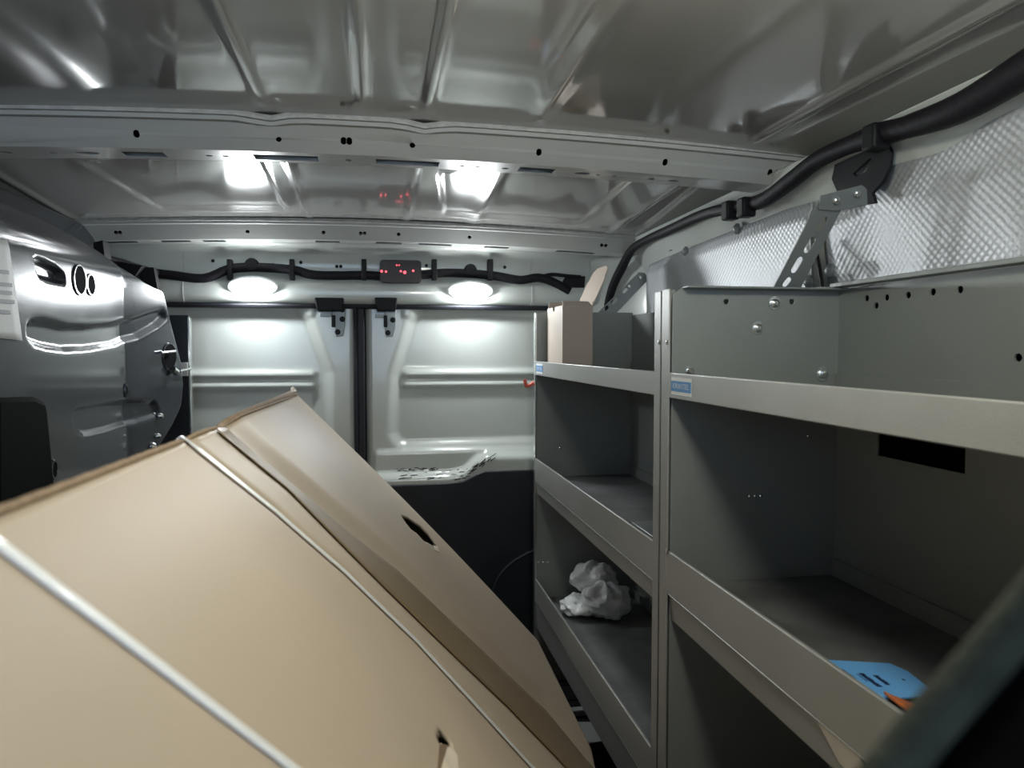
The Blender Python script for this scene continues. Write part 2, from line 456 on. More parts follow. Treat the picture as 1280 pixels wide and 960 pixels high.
recL = [(-0.83, wpt(240, 388)[1]), wpt(372, 388), wpt(384, 402), wpt(408, 466), wpt(408, 560), (wpt(400, 560)[0], 0.66), (-0.83, 0.66)]
door_2, surfL = press_door('door_2', -0.86, -0.062, recL, -0.80, wpt(398, 470)[0], None, 'left rear cargo door with pressed white inner panel')
recR = [(0.83, wpt(600, 388)[1]), wpt(528, 388), wpt(516, 405), wpt(497, 470), wpt(494, 540), wpt(500, 550), (0.83, wpt(600, 545)[1])]
S2 = [wpt(486, 592), wpt(560, 590), wpt(578, 586), wpt(592, 572), wpt(606, 566), wpt(670, 565), (0.9, wpt(670, 565)[1])]
door_3, surfR = press_door('door_3', -0.038, 0.86, recR, wpt(500, 470)[0], 0.80, (wpt(600, 552)[1], S2), 'right rear cargo door with scuffed white ledge')
# black lower trim with stepped top edge
TY = 2.418
c = [onY(x, y, TY) for x, y in ((484, 607), (560, 604), (578, 602), (592, 595), (606, 589), (640, 588))]
out = [(-0.03, 0.02), (0.85, 0.02), (0.85, c[-1][2])] + [(p[0], p[2]) for p in c[::-1]] + [(-0.03, c[0][2])]
mb = MB(); mb.plate(out, [], lambda u, v, t: (u, TY + t, v), 0.022); obj('lower_trim', mb, 'trim', door_3, bevel=0.004)
cc = onY(700, 740, TY)
mb = MB(); mb.tube([(cc[0] + .23 * math.cos(a), TY - .001, cc[2] + .16 * math.sin(a)) for a in np.linspace(0.4, 5.9, 24)], 0.005, 6, 1); obj('trim_emboss', mb, 'trim', door_3)
mb = MB(); mb.plate([(-0.85, 0.02), (-0.07, 0.02), (-0.07, 0.6), (-0.85, 0.6)], [], lambda u, v, t: (u, TY + t, v), 0.022); obj('lower_trim', mb, 'trim', door_2, bevel=0.004)
# scuffs on the ledge
mb = MB()
for k in range(70):
    if k < 46: px, py = 497 + 92 * random.random(), 586 + 13 * random.random()
    else: t = random.random(); px, py = 588 + 30 * t, 588 - 18 * t + random.uniform(-3, 3)
    p = onY(px, py, 2.43); x, z = p[0], p[2]
    l = random.uniform(.003, .012); a = random.uniform(-.25, .25) + (0.6 if k >= 46 else 0); hh = random.uniform(.0006, .0015)
    y = surfR(x, z) - .0026
    mb.bar((x - l * math.cos(a), y, z - l * math.sin(a)), (x + l * math.cos(a), y, z + l * math.sin(a)), (0, 0.0012, 0), (-hh * math.sin(a), 0, hh * 2))
o = obj('scuff_marks', mb, 'scuff', door_3, smooth=0); o['kind'] = 'stuff'
# weatherstrip at the meeting edges
mb = MB(); mb.box(-0.062, -0.038, DY - 0.03, DY - 0.005, 0.0, 1.185); obj('weatherstrip', mb, 'rubber', door_2, bevel=0.004)
mb = MB(); mb.tube([(-0.067, DY - 0.034, 0.0), (-0.067, DY - 0.034, 1.183)], 0.006, 8, 1); obj('weatherstrip', mb, 'rubber', door_2)

# door latch brackets hanging under the header
def latch(door, px0, px1, plate_px, bolts, tab):
    Yp = DY - 0.055
    a, b = onY(px0, 372, Yp - .02), onY(px1, 389, Yp - .02)
    mb = MB(); mb.hexa([(a[0], Yp - .03, a[2]), (b[0], Yp - .03, a[2]), (b[0] - .006, Yp - .03, b[2]), (a[0] + .008, Yp - .03, b[2])],
                       [(a[0], Yp + .02, a[2]), (b[0], Yp + .02, a[2]), (b[0] - .006, Yp + .02, b[2]), (a[0] + .008, Yp + .02, b[2])])
    lb = obj('latch_cover', mb, 'black', door, bevel=0.004)
    mb = MB(); pts = [onY(x, y, Yp) for x, y in plate_px]
    mb.plate([(p[0], p[2]) for p in pts], [], lambda u, v, t: (u, Yp + t, v), 0.006); pl = obj('latch_plate', mb, 'bracket', door, bevel=0.0015)
    for x, y in bolts:
        p = onY(x, y, Yp); mb = MB(); mb.lathe(p, (0, -1, 0), [(0.009, 0), (0.009, 0.003), (0.006, 0.005)], 10); obj('bolt', mb, 'black', pl)
    p, q = onY(tab[0], tab[1], Yp), onY(tab[2], tab[3], Yp)
    mb = MB(); mb.box(p[0], q[0], Yp - .004, Yp + .012, q[2], p[2]); obj('latch_tab', mb, 'bracket', pl, bevel=0.001)
    p = onY((bolts[-1][0] + tab[2]) / 2 - 1, 402, Yp); mb = MB(); mb.box(p[0] - .006, p[0] + .006, Yp - .012, Yp, p[2] - .018, p[2] + .02); obj('latch_pawl', mb, 'black', pl, bevel=0.002)
latch(door_2, 393, 430, [(415, 386), (432, 386), (431, 408), (429, 420), (420, 421), (419, 410), (415, 408)], [(428, 387), (428, 399), (422, 415)], (400, 391, 414, 396))
latch(door_3, 468, 497, [(481, 386), (495, 386), (494, 410), (491, 421), (483, 421), (481, 410)], [(491, 400), (485, 416)], (469, 393, 481, 397))

# ------------------------------------------------------------------ header loom, clips, lamps, brake light
LY = HY - 0.016
def loom(name, pts, r, label, n=10):
    mb = MB(); mb.tube(pts, r, n, 4); return tag(obj(name, mb, 'tapeloom', smooth=80), label, 'cable')
hl = [onY(x, y, LY) for x, y in ((190, 341), (215, 344), (255, 348), (285, 337), (315, 334), (365, 337), (395, 344), (455, 344), (475, 345), (500, 346), (525, 344), (555, 341),
                                  (590, 342), (620, 345), (650, 350), (672, 347), (690, 352), (712, 364))]
tag_l = loom('wiring_loom', hl, 0.0145, 'black taped wiring loom strung along the white rear header')
for x in (287, 365, 455, 543, 613):
    a, b = onY(x - 3.2, 324, LY - .01), onY(x + 3.2, 352, LY - .01)
    mb = MB(); mb.box(a[0], b[0], LY - .018, LY + .014, b[2] + .005, a[2]); obj('loom_clip', mb, 'black', tag_l, bevel=0.002)
for x, y in ((315, 331), (588, 338)):
    p = onY(x, y, LY); mb = MB(); mb.lathe(p + [0, .012, 0], (0, -1, 0), [(0.021, 0), (0.021, 0.02), (0.017, 0.026)], 16); obj('grommet', mb, 'black', tag_l)
# branch with triangular opening on the right
b1 = [onY(x, y, LY) for x, y in ((676, 346), (690, 343), (710, 345), (726, 346))]
mb = MB(); mb.tube(b1, 0.006, 8, 3); obj('loom_branch', mb, 'tapeloom', tag_l, smooth=80)
pts = [onY(x, y, LY) for x, y in ((708, 345), (732, 345), (730, 372), (708, 366), (700, 358))]
mb = MB(); mb.plate([(p[0], p[2]) for p in pts], [], lambda u, v, t: (u, LY + t, v), 0.012); obj('loom_sleeve', mb, 'tapeloom', tag_l, bevel=0.003)

def lamp(name, c, label, mat, rx, ry, up, fwd, bulge=0.028):
    c = np.array(c, float); root = thing(name, tuple(c), label, 'lamp')
    mb = MB(); mb.lathe(c, fwd, [(1.12, -0.006), (1.12, 0.006), (1.0, 0.010)], 28, ry, rx, up); obj('housing', mb, 'housing', root)
    mb = MB(); mb.lathe(c, fwd, [(1.0, 0.008), (0.97, 0.4 * bulge), (0.85, 0.75 * bulge), (0.55, 0.95 * bulge), (0.2, bulge)], 24, ry, rx, up); obj('lens', mb, mat, root)
    return root
pl_, pr_ = onY(316, 358, HY - .03), onY(588, 363, HY - .03)
lamp('dome_lamp', pl_, 'glowing white oval lamp on the rear header above the left door', 'lens', 0.066, 0.030, (0, 0, 1), (0, -0.86, -0.5))
lamp('dome_lamp', pr_, 'glowing white oval lamp on the rear header above the right door', 'lens', 0.066, 0.030, (0, 0, 1), (0, -0.86, -0.5))
lamp('dome_lamp', (0.25, 0.50, ceil_z(.25, .50) - 0.022), 'white ceiling lamp nearest the front, out of frame above the shelving', 'flens', 0.07, 0.045, (0, 1, 0), (0, 0, -1), 0.070)

bc = onY(500, 341, HY - 0.012)
br = thing('brake_lamp', tuple(bc), 'dark rectangular brake lamp with red lit dots on the rear header', 'lamp')
a, b = onY(474.5, 326, HY - .012), onY(526, 355, HY - .012)
mb = MB(); mb.plate(rrect(a[0], b[0], b[2], a[2], 0.012), [], lambda u, v, t: (u, HY - .048 + t, v), 0.014); obj('housing', mb, 'redlens', br, bevel=0.002)
for x, y, r in ((477, 339, .0042), (482.5, 339.5, .0036), (501, 339, .0035), (506, 340.5, .0052), (516.5, 338.5, .0038), (496, 331.5, .0026), (499, 331.5, .0022)):
    p = onY(x, y, HY - .049); mb = MB(); mb.lathe(p, (0, -1, 0), [(r, 0), (r * .8, .002), (r * .3, .003)], 10); obj('led', mb, 'redglow', br)

# ------------------------------------------------------------------ sliding door on the left
def XD(Y, Z):
    x = -0.62 + 0.08 * ssm(Y, 2.0, 2.30) * 1.0
    x = -0.62 + np.where(Y > 2.0, (Y - 2.0) * 0.27, 0.0)
    x = x - 0.16 * np.clip((Z - 1.22) / 0.14, 0, 2) ** 2 - 0.06 * np.clip((0.6 - Z) / 0.6, 0, 1) ** 2
    return x
def onD(px, py):
    d = ray(px, py); X = -0.62
    for _ in range(30):
        p = CAM + d * (X / d[0]); X = 0.5 * X + 0.5 * float(XD(p[1], p[2]))
    return (p[1], p[2])
ed = [onD(x, y) for x, y in ((190, 356), (211, 366), (216, 385), (222, 412), (233, 455), (235, 480), (233, 505), (222, 530), (202, 562))]
ez = [e[1] for e in ed][::-1]; ey = [e[0] for e in ed][::-1]
n1, n2 = 380, 320
U, Zg = np.meshgrid(np.linspace(0, 1, n1), np.linspace(0.02, 1.335, n2))
yend = np.interp(Zg, ez, ey)
yend = yend - np.clip(Zg - ez[-1], 0, 1) * 3.0
Yg = 0.95 + U * (yend - 0.95)
Xg = XD(Yg, Zg)
def emboss(poly_px, depth, soft):
    poly = [onD(x, y) for x, y in poly_px]
    for _ in range(1):
        poly = [q for a, b in zip(poly, poly[1:] + poly[:1]) for q in ((.75 * a[0] + .25 * b[0], .75 * a[1] + .25 * b[1]), (.25 * a[0] + .75 * b[0], .25 * a[1] + .75 * b[1]))]
    sd = sdpoly(Yg, Zg, poly)
    return depth * ssm(-sd, -soft * .5, soft)
Xg = Xg - emboss([(33, 407), (40, 399), (55, 399), (90, 408), (155, 402), (198, 386), (206, 388), (209, 402), (160, 430), (92, 441), (45, 434), (34, 422)], 0.012, 0.014)
Xg = Xg - emboss([(43, 325), (48, 322), (78, 337), (82, 352), (78, 356), (50, 348), (45, 338)], 0.016, 0.008)
Xg = Xg - emboss([(94, 512), (104, 507), (190, 498), (198, 508), (200, 523), (108, 546), (97, 540), (91, 526)], 0.010, 0.012)
edge_in = (1 - U) * (yend - 0.95)
Xg = Xg - 0.05 * (1 - ssm(edge_in, 0.0, 0.03))
mb = MB(); mb.grid(n1, n2, lambda u, v: (0, 0, 0)); mb.v = list(zip(Xg.ravel(), Yg.ravel(), Zg.ravel()))
door_1 = bpy.data.objects.new('door_1', None); COL.objects.link(door_1); door_1.location = (-0.62, 1.5, 0); LOC['door_1'] = np.array((-0.62, 1.5, 0))
struct(door_1, 'dark grey pressed metal sliding door inner panel on the left')
obj('inner_panel', mb, 'door', door_1, smooth=60, solid=0.002)
def door_disc(px, py, ry, rz, name='hole_shade', mat='dark'):
    y, z = onD(px, py); x = float(XD(y, z))
    mb = MB(); mb.plate(circ(y, z, ry, rz, 18), [], lambda u, v, t: (float(XD(u, v)) + .0035 - t, u, v), 0.004); obj(name, mb, mat, door_1)  # dark disc laid on the sheet as the shade inside a hole
    mb = MB(); mb.tube([(float(XD(p[0], p[1])) + .002, p[0], p[1]) for p in circ(y, z, ry * 1.08, rz * 1.08, 18) + [circ(y, z, ry * 1.08, rz * 1.08, 18)[0]]], 0.003, 6, 1)
    obj(name + '_rim', mb, 'door', door_1)
door_disc(98, 350, .030, .029); door_disc(112, 356, .022, .021)
door_disc(211, 446, .030, .034); door_disc(66, 587, .012, .016); door_disc(156, 488, .006, .014)
for (x0, y0, x1, y1, r) in ((196, 441, 212, 439, .004), (219, 464, 232, 461, .004), (210, 462, 214, 466, .010)):
    a, b = onD(x0, y0), onD(x1, y1)
    mb = MB(); mb.tube([(float(XD(*a)) + .012, a[0], a[1]), (float(XD(*b)) + .014, b[0], b[1])], r, 8, 1); obj('latch_rod', mb, 'zinc', door_1)
for x, y, r in ((189, 558, .012), (198, 520, .008), (195, 545, .007)):
    a = onD(x, y); mb = MB(); mb.lathe((float(XD(*a)), a[0], a[1]), (1, 0, 0), [(r, 0), (r, .006), (r * .6, .012)], 12); obj('door_bolt', mb, 'zinc', door_1)
# black moulded cover low on the door
cp = [onD(x, y) for x, y in ((-45, 498), (12, 496), (22, 500), (28, 520), (34, 580), (40, 650), (-45, 700))]
mb = MB(); mb.plate(cp, [], lambda u, v, t: (-0.61 + 0.035 - t, u, v), 0.035); obj('moulded_cover', mb, 'matte', door_1, bevel=0.012, seg=3, label='black moulded plastic cover low on the door')
# printed notice sheet
npx = [(-30, 296), (5, 300), (24, 426), (-30, 420)]
pp = [onD(x, y) for x, y in npx]
def nsf(u, v):
    q = [(1 - u) * (1 - v), u * (1 - v), u * v, (1 - u) * v]; y = sum(a * p[0] for a, p in zip(q, pp)); z = sum(a * p[1] for a, p in zip(q, pp))
    return (float(XD(y, z)) + .005, y, z)
ns = MB(); ns.grid(6, 14, nsf)
sheet = tag(obj('notice_sheet', ns, 'paper', solid=0.001), 'white printed notice sheet stuck on the dark sliding door', 'paper')
for k, (y0, wd) in enumerate(((338, 5), (354, 9), (364, 9), (375, 12), (388, 7))):
    a = onD(-25, y0 - 3); b = onD(wd, y0); c_ = onD(wd + .5, y0 + 5); d_ = onD(-25, y0 + 2)
    mb = MB(); mb.plate([a, b, c_, d_], [], lambda u, v, t: (float(XD(u, v)) + .0075 - t, u, v), 0.001); obj('printed_line', mb, 'ink', sheet, smooth=0)

# left roof rail, brackets, end panel
lr = bpy.data.objects.new('trim_5', None); COL.objects.link(lr); lr.location = (-.8, 1.5, 1.3); LOC['trim_5'] = np.array((-.8, 1.5, 1.3)); struct(lr, 'dark left roof rail above the sliding door')
mb = MB(); mb.hexa([(-0.90, -.5, 1.44), (-0.80, -.5, 1.425), (-0.76, -.5, 1.33), (-0.90, -.5, 1.28)], [(-0.90, 2.30, 1.41), (-0.80, 2.30, 1.395), (-0.76, 2.30, 1.31), (-0.90, 2.30, 1.26)])
obj('rail_section', mb, 'door', lr, bevel=0.008)
def flat_on_Y(px, Y, t, name, mat, parent, bevel=0.002):
    pts = [onY(x, y, Y) for x, y in px]
    mb = MB(); mb.plate([(p[0], p[2]) for p in pts], [], lambda u, v, tt: (u, Y + tt, v), t); return obj(name, mb, mat, parent, bevel=bevel)
flat_on_Y([(140, 325), (178, 332), (161, 355), (152, 350)], 2.22, .03, 'loom_cover', 'black', lr)
flat_on_Y([(180, 334), (192, 334), (197, 361), (166, 357)], 2.26, .03, 'loom_cover', 'black', lr)
flat_on_Y([(116, 303), (128, 300), (131, 322), (118, 324)], 2.05, .05, 'rail_plug', 'black', lr)
mb = MB(); mb.tube([(-0.80, 2.0, 1.30), onY(140, 325, 2.2), onY(170, 334, 2.3), onY(195, 341, 2.40)], .011, 8, 3); obj('rail_loom', mb, 'tapeloom', lr)

EY = 2.36
a = onY(237, 394, EY)
ep = thing('shelf_end_panel', (-0.65, EY, 0), 'dark upright steel end panel between the sliding door and the left rear door', 'panel')
mb = MB(); mb.box(-0.86, a[0] - .004, EY, EY + .004, 0.0, a[2]); obj('panel_sheet', mb, 'trim', ep)
mb = MB(); mb.box(a[0] - .006, a[0], EY - .004, EY + .02, 0.0, a[2] - .006); obj('edge_flange', mb, 'zinc', ep, bevel=0.001)
p, q = onY(222, 453, EY - .006), onY(235, 470, EY - .006)
mb = MB(); mb.box(p[0], q[0], EY - .008, EY - .001, q[2], p[2]); obj('striker_plate', mb, 'housing', ep, bevel=0.001)

# hidden wheel arch that carries the carton
mb = MB(); mb.hexa([(-0.9, 0.5, 0), (-0.18, 0.5, 0), (-0.26, 0.5, 0.30), (-0.9, 0.5, 0.34)], [(-0.9, 1.9, 0), (-0.18, 1.9, 0), (-0.26, 1.9, 0.30), (-0.9, 1.9, 0.34)])
struct(obj('wheel_arch', mb, 'trim', bevel=0.03, seg=4), 'black wheel arch behind the big carton')

# ------------------------------------------------------------------ right wall: rail, pillar, insulation, loom
rr = bpy.data.objects.new('trim_4', None); COL.objects.link(rr); rr.location = (.84, 1.3, 1.3); LOC['trim_4'] = np.array((.84, 1.3, 1.3)); struct(rr, 'white right roof rail above the insulation')
mb = MB(); mb.hexa([(0.87, -.5, 1.45), (0.80, -.5, 1.437), (0.822, -.5, 1.40), (0.845, -.5, 1.36), (0.865, -.5, 1.30), (0.87, -.5, 1.28)],
                   [(0.87, 2.36, 1.42), (0.80, 2.36, 1.395), (0.822, 2.36, 1.36), (0.845, 2.36, 1.32), (0.865, 2.36, 1.27), (0.87, 2.36, 1.25)])
obj('rail_section', mb, 'white', rr, bevel=0.01)
# gusset joining the near bow to the rail
g = [onY(x, y, 1.50) for x, y in ((985, 207), (1040, 215), (1035, 260), (1010, 285), (985, 270), (975, 235))]
mb = MB(); mb.plate([(p[0], p[2]) for p in g], [], lambda u, v, t: (u, 1.50 - .2 * (u - .8) + t, v), .02); obj('bow_gusset', mb, 'white', rr, bevel=0.008)
# right rear pillar
mb = MB(); mb.hexa([(0.87, 2.30, 0), (0.80, 2.42, 0), (0.72, 2.46, 0), (0.87, 2.5, 0)], [(0.87, 2.28, 1.36), (0.79, 2.40, 1.36), (0.70, 2.46, 1.36), (0.87, 2.5, 1.36)])
obj('rear_pillar', mb, 'white', rr, bevel=0.02, seg=3)
for x, y, r in ((833, 303, .010), (839, 310, .011), (905, 283, .008), (917, 277, .009), (925, 262, .006)):
    p = onX(x, y, .842); mb = MB(); mb.box(p[0] - .002, p[0] + .006, p[1] - r, p[1] + r, p[2] - r * .7, p[2] + r * .7); obj('slot_shade', mb, 'dark', rr)  # dark blocks stand in for the shade inside open slots

def sheet_ins(name, poly, label, puff, seed):
    ys = [p[0] for p in poly['top']]; zs = [p[1] for p in poly['top']]
    y0, y1 = poly['y']
    r2 = np.random.default_rng(seed)
    bl = [(r2.uniform(y0, y1), r2.uniform(1.0, 1.4), r2.uniform(.05, .14), r2.uniform(-1, 1)) for _ in range(14)]
    def f(u, v):
        y = y0 + (y1 - y0) * u; zt = np.interp(y, ys, zs); z = 0.85 + (zt - 0.85) * v
        x = 0.838 - 0.012 * v ** 3
        if puff:
            x -= puff * sum(a * math.exp(-((y - b) / r) ** 2 - ((z - c) / r) ** 2) for b, c, r, a in bl) + puff * 1.2 * math.sin(math.pi * min(1, max(0, u))) ** .5
            x += puff * 1.2
        x -= 0.0 if v < .97 else -.008
        return (x, y, z)
    mb = MB(); mb.grid(70, 40, f); return tag(obj(name, mb, 'foil', smooth=80, solid=0.004), label, 'insulation')
i1 = sheet_ins('insulation_sheet', {'top': [(1.30, 1.332), (1.428, 1.336), (2.201, 1.309), (2.3, 1.30)], 'y': (1.335, 2.22)}, 'flat silver foil insulation sheet behind the slotted brace, far part of the right wall', 0.002, 1)
i2 = sheet_ins('insulation_sheet', {'top': [(0.3, 1.40), (0.86, 1.391), (1.123, 1.375), (1.16, 1.345), (1.20, 1.315), (1.33, 1.305)], 'y': (0.25, 1.325)}, 'puffed silver foil insulation sheet on the right wall nearest the camera', 0.016, 4)
mb = MB(); mb.tube([onX(x, y, .826) for x, y in ((1018, 305), (1024, 335), (1028, 362))], 0.004, 6, 2); tag(obj('sheet_edge_strip', mb, 'black'), 'thin black strip at the joint of the two foil sheets', 'strip')
for par, lst in ((i1, ((858, 314), (922, 286))), (i2, ((1012, 352), (1039, 338)))):
    for x, y in lst:
        p = onX(x, y, .832); mb = MB(); mb.lathe(p, (-1, 0, 0), [(0.013, 0), (0.013, 0.004), (0.008, 0.009), (0.003, 0.011)], 12); obj('push_pin', mb, 'bracket', par)

hp_ = [(1330, 60), (1280, 88), (1200, 135), (1130, 160), (1100, 168), (1060, 182), (1022, 200), (990, 225), (955, 250), (925, 258), (880, 268), (835, 288), (808, 300), (790, 312), (777, 335)]
pts = [onX(x, y, .79) for x, y in hp_] + [onX(766, 358, .775), onX(757, 385, .77), onX(753, 400, .77)]
pts = [np.array([p[0], min(p[1], 2.43), p[2]]) for p in pts]
rad = [.026, .024, .021, .017, .019, .015, .016, .017, .016, .014, .013, .013, .012, .013, .015, .014, .014, .014]
mb = MB(); mb.tube(pts, rad, 10, 4); wl = tag(obj('wiring_loom', mb, 'tapeloom', smooth=80), 'thick black wiring loom running along the right roof edge', 'cable')
for x, y in ((1098, 170), (935, 258), (915, 262)):
    p = onX(x, y, .785); mb = MB(); mb.box(p[0] - .02, p[0] + .012, p[1] - .016, p[1] + .016, p[2] - .024, p[2] + .018); obj('loom_clamp', mb, 'black', wl, bevel=0.005)
# black plate behind the brace head
pp = [(1045, 206), (1080, 190), (1110, 178), (1116, 190), (1114, 208), (1106, 226), (1092, 242), (1096, 254), (1070, 258), (1050, 244), (1041, 224)]
pts = [onX(x, y, .815) for x, y in pp]
hole = [onX(x, y, .815) for x, y in ((1068, 217), (1078, 208), (1090, 197), (1091, 202), (1083, 215), (1072, 220))]
mb = MB(); mb.plate([(p[1], p[2]) for p in pts], [[(p[1], p[2]) for p in hole]], lambda u, v, t: (.812 + t, u, v), .006)
tag(obj('anchor_plate', mb, 'black', bevel=0.001), 'black anchor plate with a slot behind the top of the near brace', 'plate')

def onP(x, y, Y0, z0, k):            # leaning plane Y = Y0 + k (z - z0)
    d = ray(x, y); t = (Y0 + k * (CAM[2] - z0)) / (d[1] - k * d[2]); return CAM + d * t
def brace(Y, z0, k, shaft, head, slots, bolts, label):
    P = [onP(x, y, Y, z0, k) for x, y in shaft]
    root = thing('slotted_brace', (P[0][0], Y, P[0][2]), label, 'brace', 'slotted steel braces tying the shelving to the roof rail')
    yy = lambda v: Y + k * (v - z0)
    sl_ = []
    for (a, b, r) in slots:
        pa, pb = onP(*a, Y, z0, k), onP(*b, Y, z0, k); sl_.append(slot((pa[0], pa[2]), (pb[0], pb[2]), r))
    mb = MB(); mb.plate([(p[0], p[2]) for p in P], sl_, lambda u, v, t: (u, yy(v) + t, v), .003); obj('slotted_bar', mb, 'bracket', root, bevel=0.0005)
    H = [onP(x, y, Y - .004, z0, k) for x, y in head]
    mb = MB(); mb.plate([(p[0], p[2]) for p in H], [], lambda u, v, t: (u, yy(v) - .004 + t, v), .0035); hd = obj('mounting_foot', mb, 'bracket', root, bevel=0.001)
    for x, y in bolts:
        p = onP(x, y, Y - .004, z0, k); mb = MB(); mb.lathe(p, (0, -1, k), [(.006, 0), (.006, .003), (.004, .005)], 8); obj('bolt', mb, 'zinc', hd)
brace(1.182, 1.155, -0.63, [(966, 362), (1000, 362), (1054, 258), (1024, 250)], [(1026, 244), (1078, 231), (1084, 236), (1085, 256), (1045, 264), (1024, 262)],
      [((1024, 286), (1031, 275), .0055), ((1009, 312), (1016, 300), .0055), ((993, 337), (1000, 325), .0055), ((982, 355), (986, 350), .005)],
      [(1045, 251), (1071, 242)], 'near slotted steel brace slanting from the shelving to the roof rail')
brace(2.245, 1.16, 0.0, [(744, 394), (768, 394), (812, 348), (797, 342)], [(797, 340), (806, 341), (812, 350), (803, 356)],
      [((757, 386), (759, 384), .006), ((766, 378), (770, 374), .006), ((780, 365), (783, 362), .005)], [(800, 347), (786, 358)],
      'far slotted steel brace behind the small open cardboard box')

# ------------------------------------------------------------------ shelving units
XF, XB = 0.48, 0.79
def rivets(parent, pts, X=None, Y=None, r=.003):
    for x, y in pts:
        if Y is not None: p = onY(x, y, Y); ax = (0, -1, 0)
        else: p = onX(x, y, X); ax = (-1, 0, 0)
        mb = MB(); mb.lathe(p, ax, [(r, 0), (r, .0012), (r * .5, .0022)], 8); obj('rivet', mb, 'zinc', parent)

def shelf_tray(root, y0, y1, ztop, zc, zbot, zfloor, front_mat='steel'):
    """tray with a turned-up front lip; two-band front when zc is given"""
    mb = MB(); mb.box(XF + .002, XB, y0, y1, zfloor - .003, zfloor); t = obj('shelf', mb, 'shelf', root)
    mb = MB(); mb.box(XF - .003, XF + .003, y0, y1, zc, ztop); obj('front_lip', mb, front_mat, t, bevel=0.0015)
    if zbot is not None:
        mb = MB(); mb.hexa([(XF + .001, y0, zc - .001), (XF + .006, y0, zc - .001), (XF + .010, y0, zbot), (XF + .005, y0, zbot)],
                           [(XF + .001, y1, zc - .001), (XF + .006, y1, zc - .001), (XF + .010, y1, zbot), (XF + .005, y1, zbot)])
        obj('lower_rail', mb, front_mat, t, bevel=0.001)
        mb = MB(); mb.tube([(XF - .0005, y0 + .004, zc - .001), (XF - .0005, y1 - .004, zc - .001)], .0022, 6, 1); obj('lip_bead', mb, 'zinc', t)
    mb = MB(); mb.box(XB - .009, XB - .004, y0 + .003, y1 - .003, zfloor, zfloor + .03); obj('rear_lip', mb, 'panel', t)
    return t

def end_panel(root, Y, t, ztop, holes=(), mat='panel'):
    mb = MB(); mb.plate([(XF + .003, 0.0), (XB, 0.0), (XB, ztop), (XF + .02, ztop), (XF + .003, ztop - .012)], [circ(a, b, .0045, None, 10) for a, b in holes], lambda u, v, w_: (u, Y + w_, v), t)
    return obj('end_panel', mb, mat, root, bevel=0.0008)

def sticker(root, y0, y1, z0, z1):
    X = XF - .0034
    mb = MB(); mb.box(X - .0006, X, y0, y1, z0, z1); s = obj('maker_sticker', mb, 'paper', root, label='white sticker with a blue lettered band')
    h = z1 - z0
    mb = MB(); mb.box(X - .001, X - .0004, y0 + .0005, y1 - .0005, z0 + .2 * h, z1 - .2 * h); obj('sticker_band', mb, 'blue', s)
    cu = bpy.data.curves.new('lettering', 'FONT'); cu.body = 'ADRIAN STEEL'; cu.size = h * .42; cu.align_x = 'CENTER'; cu.align_y = 'CENTER'
    to = bpy.data.objects.new('tmp_text', cu); COL.objects.link(to)
    bpy.context.view_layer.update()
    me = bpy.data.meshes.new_from_object(to.evaluated_get(bpy.context.evaluated_depsgraph_get())); bpy.data.objects.remove(to)
    wdt = max(v.co.x for v in me.vertices) - min(v.co.x for v in me.vertices); k = (y1 - y0) * .82 / wdt
    off = LOC[root.name]; yc, zc = (y0 + y1) / 2, (z0 + z1) / 2
    for v in me.vertices: v.co = Vector((X - .0014 - off[0], yc - v.co.x * k - off[1], zc + v.co.y - off[2]))
    me.materials.append(M['paper']); lo = bpy.data.objects.new('lettering', me); COL.objects.link(lo); lo.parent = s

# ---- near unit
YN0, YN1 = 0.30, 1.17
near = thing('shelving_unit', ((XF + XB) / 2, (YN0 + YN1) / 2, 0), 'near grey steel shelving unit with a tall bin top and three shelves', 'shelving')
hh = [onY(x, y, YN1) for x, y in ((908, 377), (990, 377))]
pn = end_panel(near, YN1, .0025, 1.150, [(p[0], p[2]) for p in hh])
mb = MB(); mb.box(XF + .02, XB, YN1 - .024, YN1 + .002, 1.148, 1.1515); obj('top_flange', mb, 'bracket', pn, bevel=0.001)
for x, y, r in ((968, 379, .009), (947, 410, .009), (1028, 467, .010), (862, 464, .007)):
    p = onY(x, y, YN1 - .001); mb = MB(); mb.lathe(p, (0, -1, 0), [(r * 1.3, 0), (r * 1.3, .001), (r * .85, .0012), (r * .85, .004), (r * .4, .007)], 12); obj('bolt', mb, 'zinc', pn)
rivets(pn, [(937, 620), (944, 620), (951, 620), (1010, 545)], Y=YN1 - .0005)
end_panel(near, YN0, .0025, 1.150)
mb = MB(); mb.box(XF - .004, XF - .001, YN1 - .003, YN1 + .030, 0.0, 1.148); po = obj('post', mb, 'steel', near, bevel=0.001)
mb = MB(); mb.box(XF - .004, XF + .02, YN1 + .027, YN1 + .030, 0.0, 1.148); obj('post_return', mb, 'steel', po, bevel=0.001)
mb = MB(); mb.box(XF - .004, XF - .001, YN0 - .003, YN0 + .030, 0.0, 1.148); obj('post', mb, 'steel', near, bevel=0.001)
